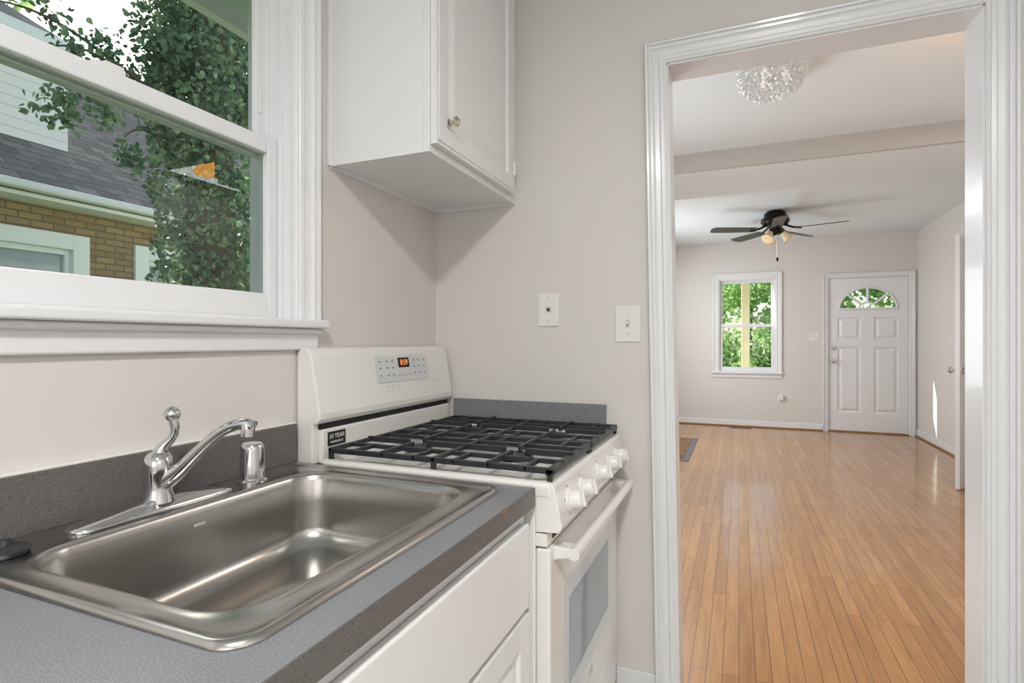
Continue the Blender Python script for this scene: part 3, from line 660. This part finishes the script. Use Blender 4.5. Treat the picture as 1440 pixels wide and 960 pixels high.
for i in range(20):
    f=random.random(); blobs.append(((tx-.1+random.uniform(-.2,.2),ty-.40-.8*f,2.45+.75*random.random()+.3*f),(.11,.13,.15),52,.1))
foliage('ivy_leaves',blobs,.040,'ivy',parent=R)
for dy,zz in ((-.9,3.2),(.5,3.3),(-.5,2.8),(-1.2,3.3)): tube('branch',[(tx,ty,zz-.4),(tx-.1,ty+dy*.5,zz-.1),(tx-.1,ty+dy,zz+.05),(tx-.1,ty+dy*1.2,zz-.1)],.012,'bark',R,radii=[1.4,1,.7,.3])
def tree(x,y,h,r,n,size=.22):
    R=root('sun_blocker_tree',(x,y,-1))
    tube('trunk',[(x,y,-1),(x,y,h*.3),(x+.1,y,h*.6),(x,y,h)],.14,'bark',R,radii=[1.2,1,.8,.4])
    bl=[((x+random.uniform(-r,r)*.7,y+random.uniform(-r,r)*.5,h*.22+random.uniform(0,1)*h*.8),(r*.4,r*.4,r*.36),n//12,.2) for _ in range(12)]
    foliage('leaves',bl,size,'leaf',parent=R)
for x,y,h,r in ((-2.2,20,5.5,2.4),(2.6,20,5,2.4),(8,20,6,2.6),(-7.5,20,5,2.6),(0.4,27,4.5,3.0),(13,22,6,3)): tree(x,y,h,r,3200,.20)
R=root('sun_blocker_tree',(-12.6,4.6,-1)); tube('trunk',[(-12.6,4.6,-1),(-12.6,4.6,3),(-12.5,4.7,6),(-12.6,4.6,9)],.2,'bark',R,radii=[1.3,1,.8,.4])  # extra tree added to block sun from the kitchen window
foliage('leaves',[((-12.6+random.uniform(-.7,.7),4.8+random.uniform(-1.0,.7),8.9+random.uniform(-1.2,1.2)),(1.0,1.0,.9),700,.1) for _ in range(14)],.24,'leaf',parent=R)
R=root('front_hedge',(1,13.5,-1)); foliage('leaves',[((x,13.3+random.random()*.6,.25+random.uniform(-.2,.25)),(.95,.5,1.25),1900,.3) for x in np.arange(-4,8,.9)],.11,'leaf',parent=R)
R=root('front_porch',(1,10,-.2))
boxes('deck',[(-2.0,4,FY+.15,FY+1.3,-.25,-.10)],'greypl',0,R)
boxes('porch_roof',[(-.3,4,FY+.16,FY+1.2,2.75,2.87),(.8,4,FY+1.2,FY+2.6,2.75,2.87)],'porchceil',0,R)
boxes('posts',[(.04,.165,FY+1.03,FY+1.15,-.1,2.75),(3.3,3.42,FY+1.03,FY+1.15,-.1,2.75)],'post',.01,R)

# ------------------------------------------------------------ lights
def area(name,loc,rot,sx,sy,p,col=(1,1,1)):
    l=bpy.data.lights.new(name,'AREA'); l.shape='RECTANGLE'; l.size=sx; l.size_y=sy; l.energy=p; l.color=col
    o=bpy.data.objects.new(name,l); o.location=loc; o.rotation_euler=rot; S.collection.objects.link(o); return o
area('kitchen_ceiling_light',(.26,-.6,CH-.03),(0,0,0),.24,.24,55,(1,.985,.965))
area('kitchen_rear_fill',(.2,KY+.05,1.6),(math.radians(90),0,0),1.6,1.3,7,(.95,.98,1))  # fill added behind the camera; the rear wall has no window
area('dining_top_fill',(1.7,3.2,CH-.03),(0,0,0),.6,1.2,21,(.91,.96,1))  # out-of-view panel added to brighten the dining room
area('living_top_fill',(-.95,6.6,CH-.03),(0,0,0),.3,2.0,25,(.91,.96,1))  # added fill under the living room ceiling, outside the view
area('living_side_fill',(WX+.03,7.0,1.4),(0,math.radians(-90),0),1.3,1.6,32,(.90,.96,1))  # side fill added for the living room; no window in this wall
area('dining_side_fill',(WX+.03,3.3,1.4),(0,math.radians(-90),0),1.3,1.2,26,(.90,.96,1))  # added dining fill on the windowless part of the left wall
sun=bpy.data.lights.new('sun','SUN'); sun.energy=10; sun.angle=.012; sun.color=(1,.95,.85)
so=bpy.data.objects.new('sun',sun); S.collection.objects.link(so)
so.rotation_euler=Vector((2.07,-.78,-1.35)).to_track_quat('-Z','Y').to_euler()
w=bpy.data.worlds.new('sky'); S.world=w; w.use_nodes=True; nt=w.node_tree
bg=nt.nodes['Background']; sk=nt.nodes.new('ShaderNodeTexSky'); sk.sky_type='NISHITA'; sk.sun_disc=False; sk.sun_elevation=math.radians(35); sk.sun_rotation=math.radians(-60); sk.air_density=1.2; sk.dust_density=1.5
hs=nt.nodes.new('ShaderNodeHueSaturation'); hs.inputs['Saturation'].default_value=.6
nt.links.new(sk.outputs[0],hs.inputs['Color']); nt.links.new(hs.outputs[0],bg.inputs[0]); bg.inputs[1].default_value=.23

# ------------------------------------------------------------ camera
c=bpy.data.cameras.new('camera'); c.sensor_width=36; c.lens=36*770/1440; c.clip_start=.02; c.clip_end=200
co=bpy.data.objects.new('camera',c); co.location=(0,0,1.244); co.rotation_euler=(math.radians(90),0,math.radians(22.5)); S.collection.objects.link(co); S.camera=co
